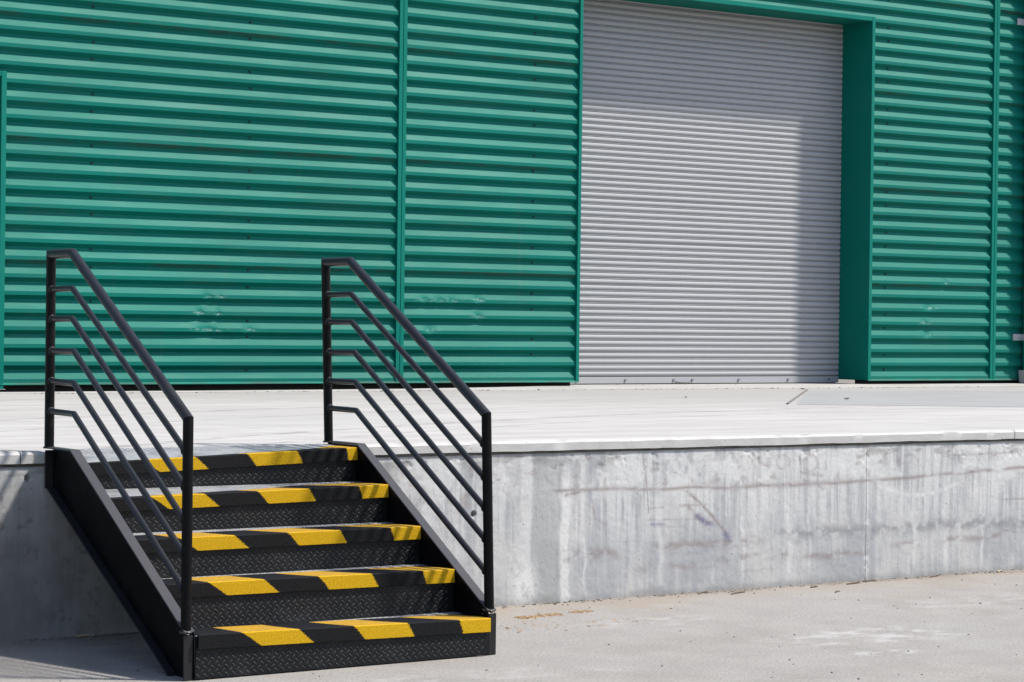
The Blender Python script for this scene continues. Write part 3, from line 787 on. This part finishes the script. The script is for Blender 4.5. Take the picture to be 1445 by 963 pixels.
# nosings: one L shaped grit cover, copied for each step
nb = MB(); nb.prism_x([(0, -.0585), (0, -.003), (.003, 0), (.186, 0), (.189, -.002), (.189, -.0045), (.008, -.0045), (.008, -.0585)], -WD + .002, -.0015)
n0 = nb.build('nosing', M_NOSE, st, bevel=.0008)
for k in range(5):
    o = n0 if k == 0 else n0.copy()
    if k: COL.objects.link(o); o.parent = st
    o.matrix_parent_inverse = SM
    o.location = (.004 if k == 0 else 0, NYF[k], NZ[k]); o.rotation_euler = (0, -NT_[k], 0)
    o['stripe_shift'] = (0.0, .005, -.002, -.004, -.10)[k]
# railings
RP_, RB_ = .0214, .0135
KN = [(-.2655, 1.703), (-.268, 1.551), (-.270, 1.4195), (-.290, 1.2785), (-.293, 1.1405), (-.296, 1.008)]
FE = [(-1.3822, 1.031), (-1.345, .9125), (-1.345, .770), (-1.345, .638), (-1.345, .503), (-1.345, .365)]
def railing(xb, lean, base_f, label):
    def P(y, z): return (xb + lean * (z - .17), y, z)
    b = MB(); yr, yf = -.034, -1.3822
    b.tube([P(yr, 1.703), P(*KN[0]), P(yf, 1.031)], RP_, 20, pre=P(yr, 1.2), post=P(yf, .5), cap=False)
    hr = spart(b, 'handrail', M_BLACK, smooth=40)
    hr['label'] = label
    b = MB(); b.tube([P(yr, .8475), P(yr, 1.703)], RP_, 20, post=P(*KN[0])); b.build('post', M_POST, hr, smooth=40)
    b = MB(); b.tube([P(yf, base_f), P(yf, 1.031)], RP_, 20, post=P(*KN[0])); b.build('post', M_POST, hr, smooth=40)
    for i in range(1, 6):
        ky, kz = KN[i]; fy, fz = FE[i]
        sl = (kz - fz) / (ky - fy); fy2 = yf + .01; fz2 = fz + sl * (fy2 - fy)
        dz = rnd.uniform(-.003, .003)
        b = MB(); b.tube([P(yr - .012, kz + dz), P(ky, kz), P(fy2, fz2)], RB_, 14); b.build('rail_bar', M_BLACK, hr, smooth=40)
        for (wy, wz, r) in ((yr - RP_ + .001, kz + dz, .0155), (yf + RP_ + .002, fz2 + sl * (RP_ - .008), .0155)):
            w = MB(); weld(w, Vector(P(wy, wz)), Vector((0, -1, 0)), r, .0048); w.build('weld', M_BLACK, hr, smooth=60)
    w = MB(); weld(w, Vector(P(yf, base_f + .004)), Vector((0, 0, 1)), RP_ + .001, .0055, 26)
    for _ in range(5):
        a = rnd.uniform(0, 6.28); weld(w, Vector(P(yf, base_f)) + Vector((math.cos(a) * .025, math.sin(a) * .025, rnd.uniform(-.012, .012))), Vector((0, 0, 1)), .004, .004, 6)
    w.build('weld', M_WELD, hr, smooth=60)
    w = MB(); weld(w, Vector(P(yr, .8495)), Vector((0, 0, 1)), RP_ + .001, .0045, 24); w.build('weld', M_BLACK, hr, smooth=60)
def weld(b, c, n, R, r, seg=16):
    """a lumpy weld bead round a tube"""
    e1 = (Vector((1, 0, 0)) if abs(n.x) < .9 else Vector((0, 1, 0))); e1 = (e1 - n * e1.dot(n)).normalized(); e2 = n.cross(e1)
    base = len(b.v)
    for i in range(seg):
        a = 2 * math.pi * i / seg; rr = r * rnd.uniform(.65, 1.3); o = e1 * math.cos(a) + e2 * math.sin(a)
        for j in range(6):
            t = 2 * math.pi * j / 6; b.v.append(tuple(c + o * (R + rr * math.cos(t)) + n * rr * math.sin(t)))
    for i in range(seg):
        for j in range(6):
            b.f.append((base + i * 6 + j, base + ((i + 1) % seg) * 6 + j, base + ((i + 1) % seg) * 6 + (j + 1) % 6, base + i * 6 + (j + 1) % 6))
railing(.025, -.0325, .186, 'right hand black tube railing'); railing(-1.4195, -.0005, .186, 'left hand black tube railing')

# ------------------------------------------------------------------ litter
def scatter(name, mat, pts, sz, flat=.35, long=1.0, z=0.0):
    b = MB()
    for (x, y) in pts:
        s = sz * rnd.uniform(.5, 1.4); a = rnd.uniform(0, 6.28); L = s * long * rnd.uniform(.7, 1.3)
        ca, sa = math.cos(a), math.sin(a); tp = s * flat * rnd.uniform(.6, 1.3); tw = rnd.uniform(-.3, .3) * s
        q = [(-L, -s * .5, 0), (L, -s * .45, 0), (L * .9, s * .5, 0), (-L * .85, s * .45, 0), (-L * .5, -s * .2, tp), (L * .55, -s * .2, tp + tw * .3), (L * .4, s * .3, tp), (-L * .4, s * .25, tp)]
        b.add([(x + ca * u - sa * v, y + sa * u + ca * v, z + w) for u, v, w in q], [(4, 5, 6, 7), (0, 1, 5, 4), (1, 2, 6, 5), (2, 3, 7, 6), (3, 0, 4, 7)])
    return b.build(name, mat, kind='stuff')
P = []
A0, B0, C0 = (.83, -.43), (1.12, -.42), (1.30, -.36)
for i in range(420):
    t = rnd.random()
    if rnd.random() < .72: x = A0[0] + (B0[0] - A0[0]) * t; y = A0[1] + .03 * t + rnd.gauss(0, .022)
    else: x = 1.19 + .13 * t; y = -.385 + .02 * t + rnd.gauss(0, .018)
    P.append((x, y))
for i in range(60): P.append((rnd.uniform(.45, 1.3), rnd.gauss(-.75, .08)))
tag(scatter('wood_chip_litter', M_CHIP, P, .006, .4, 1.6), 'line of tan wood chips on the ground right of the stair foot', 'litter')
P = [(rnd.uniform(-1.6, 5.2), .0 - abs(rnd.gauss(0, .05))) for _ in range(500)]
P += [(rnd.gauss(-1.12, .12), -.01 - abs(rnd.gauss(0, .03))) for _ in range(160)] + [(rnd.gauss(1.33, .12), -.01 - abs(rnd.gauss(0, .02))) for _ in range(60)]
tag(scatter('debris', M_STONE, P, .005, .6, 1.2), 'fine brown debris lying along the foot of the dock wall', 'debris')
P = [(rnd.uniform(-2.2, 4.5), rnd.uniform(-3.2, -.1)) for _ in range(150)]
tag(scatter('grit', M_STONE, P, .005, .7, 1.1), 'small dark grit scattered over the open yard', 'grit')
P = [(rnd.uniform(1.6, 12), 7.33 + rnd.uniform(-.10, .05)) for _ in range(260)] + [(rnd.uniform(7.6, 11.2), rnd.uniform(8.1, 8.5)) for _ in range(120)]
tag(scatter('deck_debris', M_STONE, P, .007, .6, 1.3, ZS + .001), 'fine debris along the foundation strip below the green wall', 'debris')

def twig(x, y, L, a, r, mat, label, z=0., grp=None):
    b = MB(); ca, sa = math.cos(a), math.sin(a); k = rnd.uniform(-.1, .1) * L
    pts = [(x + ca * u - sa * v, y + sa * u + ca * v, z + r * .8 + w) for u, v, w in ((-L / 2, 0, 0), (-L * .1, k, r * .4), (L * .2, k * .6, r * .6), (L / 2, -k * .3, 0))]
    b.tube(pts, r, 6); return tag(b.build('twig', mat, smooth=60), label, 'twig', grp)
TW = [(4.55, -.05, .10, .55, .005, M_STRAW, 'pale straight stick lying by the dock foot at the far right'),
      (2.30, -.055, .13, .5, .004, M_TWIG, 'dark curved twig pressed against the foot of the dock wall'),
      (2.46, -.15, .14, .35, .004, M_TWIG, 'thin reddish twig lying just in front of the dock foot'),
      (3.02, -.13, .06, .2, .004, M_TWIG, 'short dark twig beside the vertical dark stain on the dock'),
      (3.34, -.10, .12, .2, .004, M_TWIG, 'brown twig left of the seam in the dock wall'),
      (3.50, -.06, .10, .0, .004, M_TWIG, 'brown twig right under the seam in the dock wall'),
      (2.98, -.36, .06, .5, .004, M_TWIG, 'tiny brown twig farthest out from the dock wall'),
      (4.0, -.06, .09, .3, .003, M_TWIG, 'thin brown twig between the seam and the pale stick'),
      (-1.24, -.03, .09, -.1, .005, M_STRAW, 'pale splinter in the shade left of the staircase')]
for t_ in TW: twig(*t_[:6], t_[6])
def leaf(x, y, s, a, z, label, grp):
    b = MB(); ca, sa = math.cos(a), math.sin(a)
    q = [(-s, 0, .1), (-s * .4, -s * .45, .25), (s * .4, -s * .4, .15), (s, 0, .4), (s * .4, s * .42, .35), (-s * .4, s * .45, .3), (0, 0, .05)]
    b.add([(x + ca * u - sa * v, y + sa * u + ca * v, z + .002 + w * s) for u, v, w in q], [(0, 1, 6), (1, 2, 6), (2, 3, 6), (3, 4, 6), (4, 5, 6), (5, 0, 6)])
    o = b.build('dry_leaf', M_LEAF, smooth=80); o.modifiers.new('thickness', 'SOLIDIFY').thickness = .0012
    tag(o, label, 'leaf', grp)
leaf(7.449, 4.40, .035, .2, ZS + .004, 'dry brown leaf on the smooth grey patch of the deck', 'dry leaves on the deck')
leaf(6.39, 5.17, .030, 1.0, ZS, 'dry brown leaf on the deck in front of the roller door', 'dry leaves on the deck')
leaf(9.2, 6.9, .035, 2.0, ZS, 'dry brown leaf near the right door jamb on the deck', 'dry leaves on the deck')
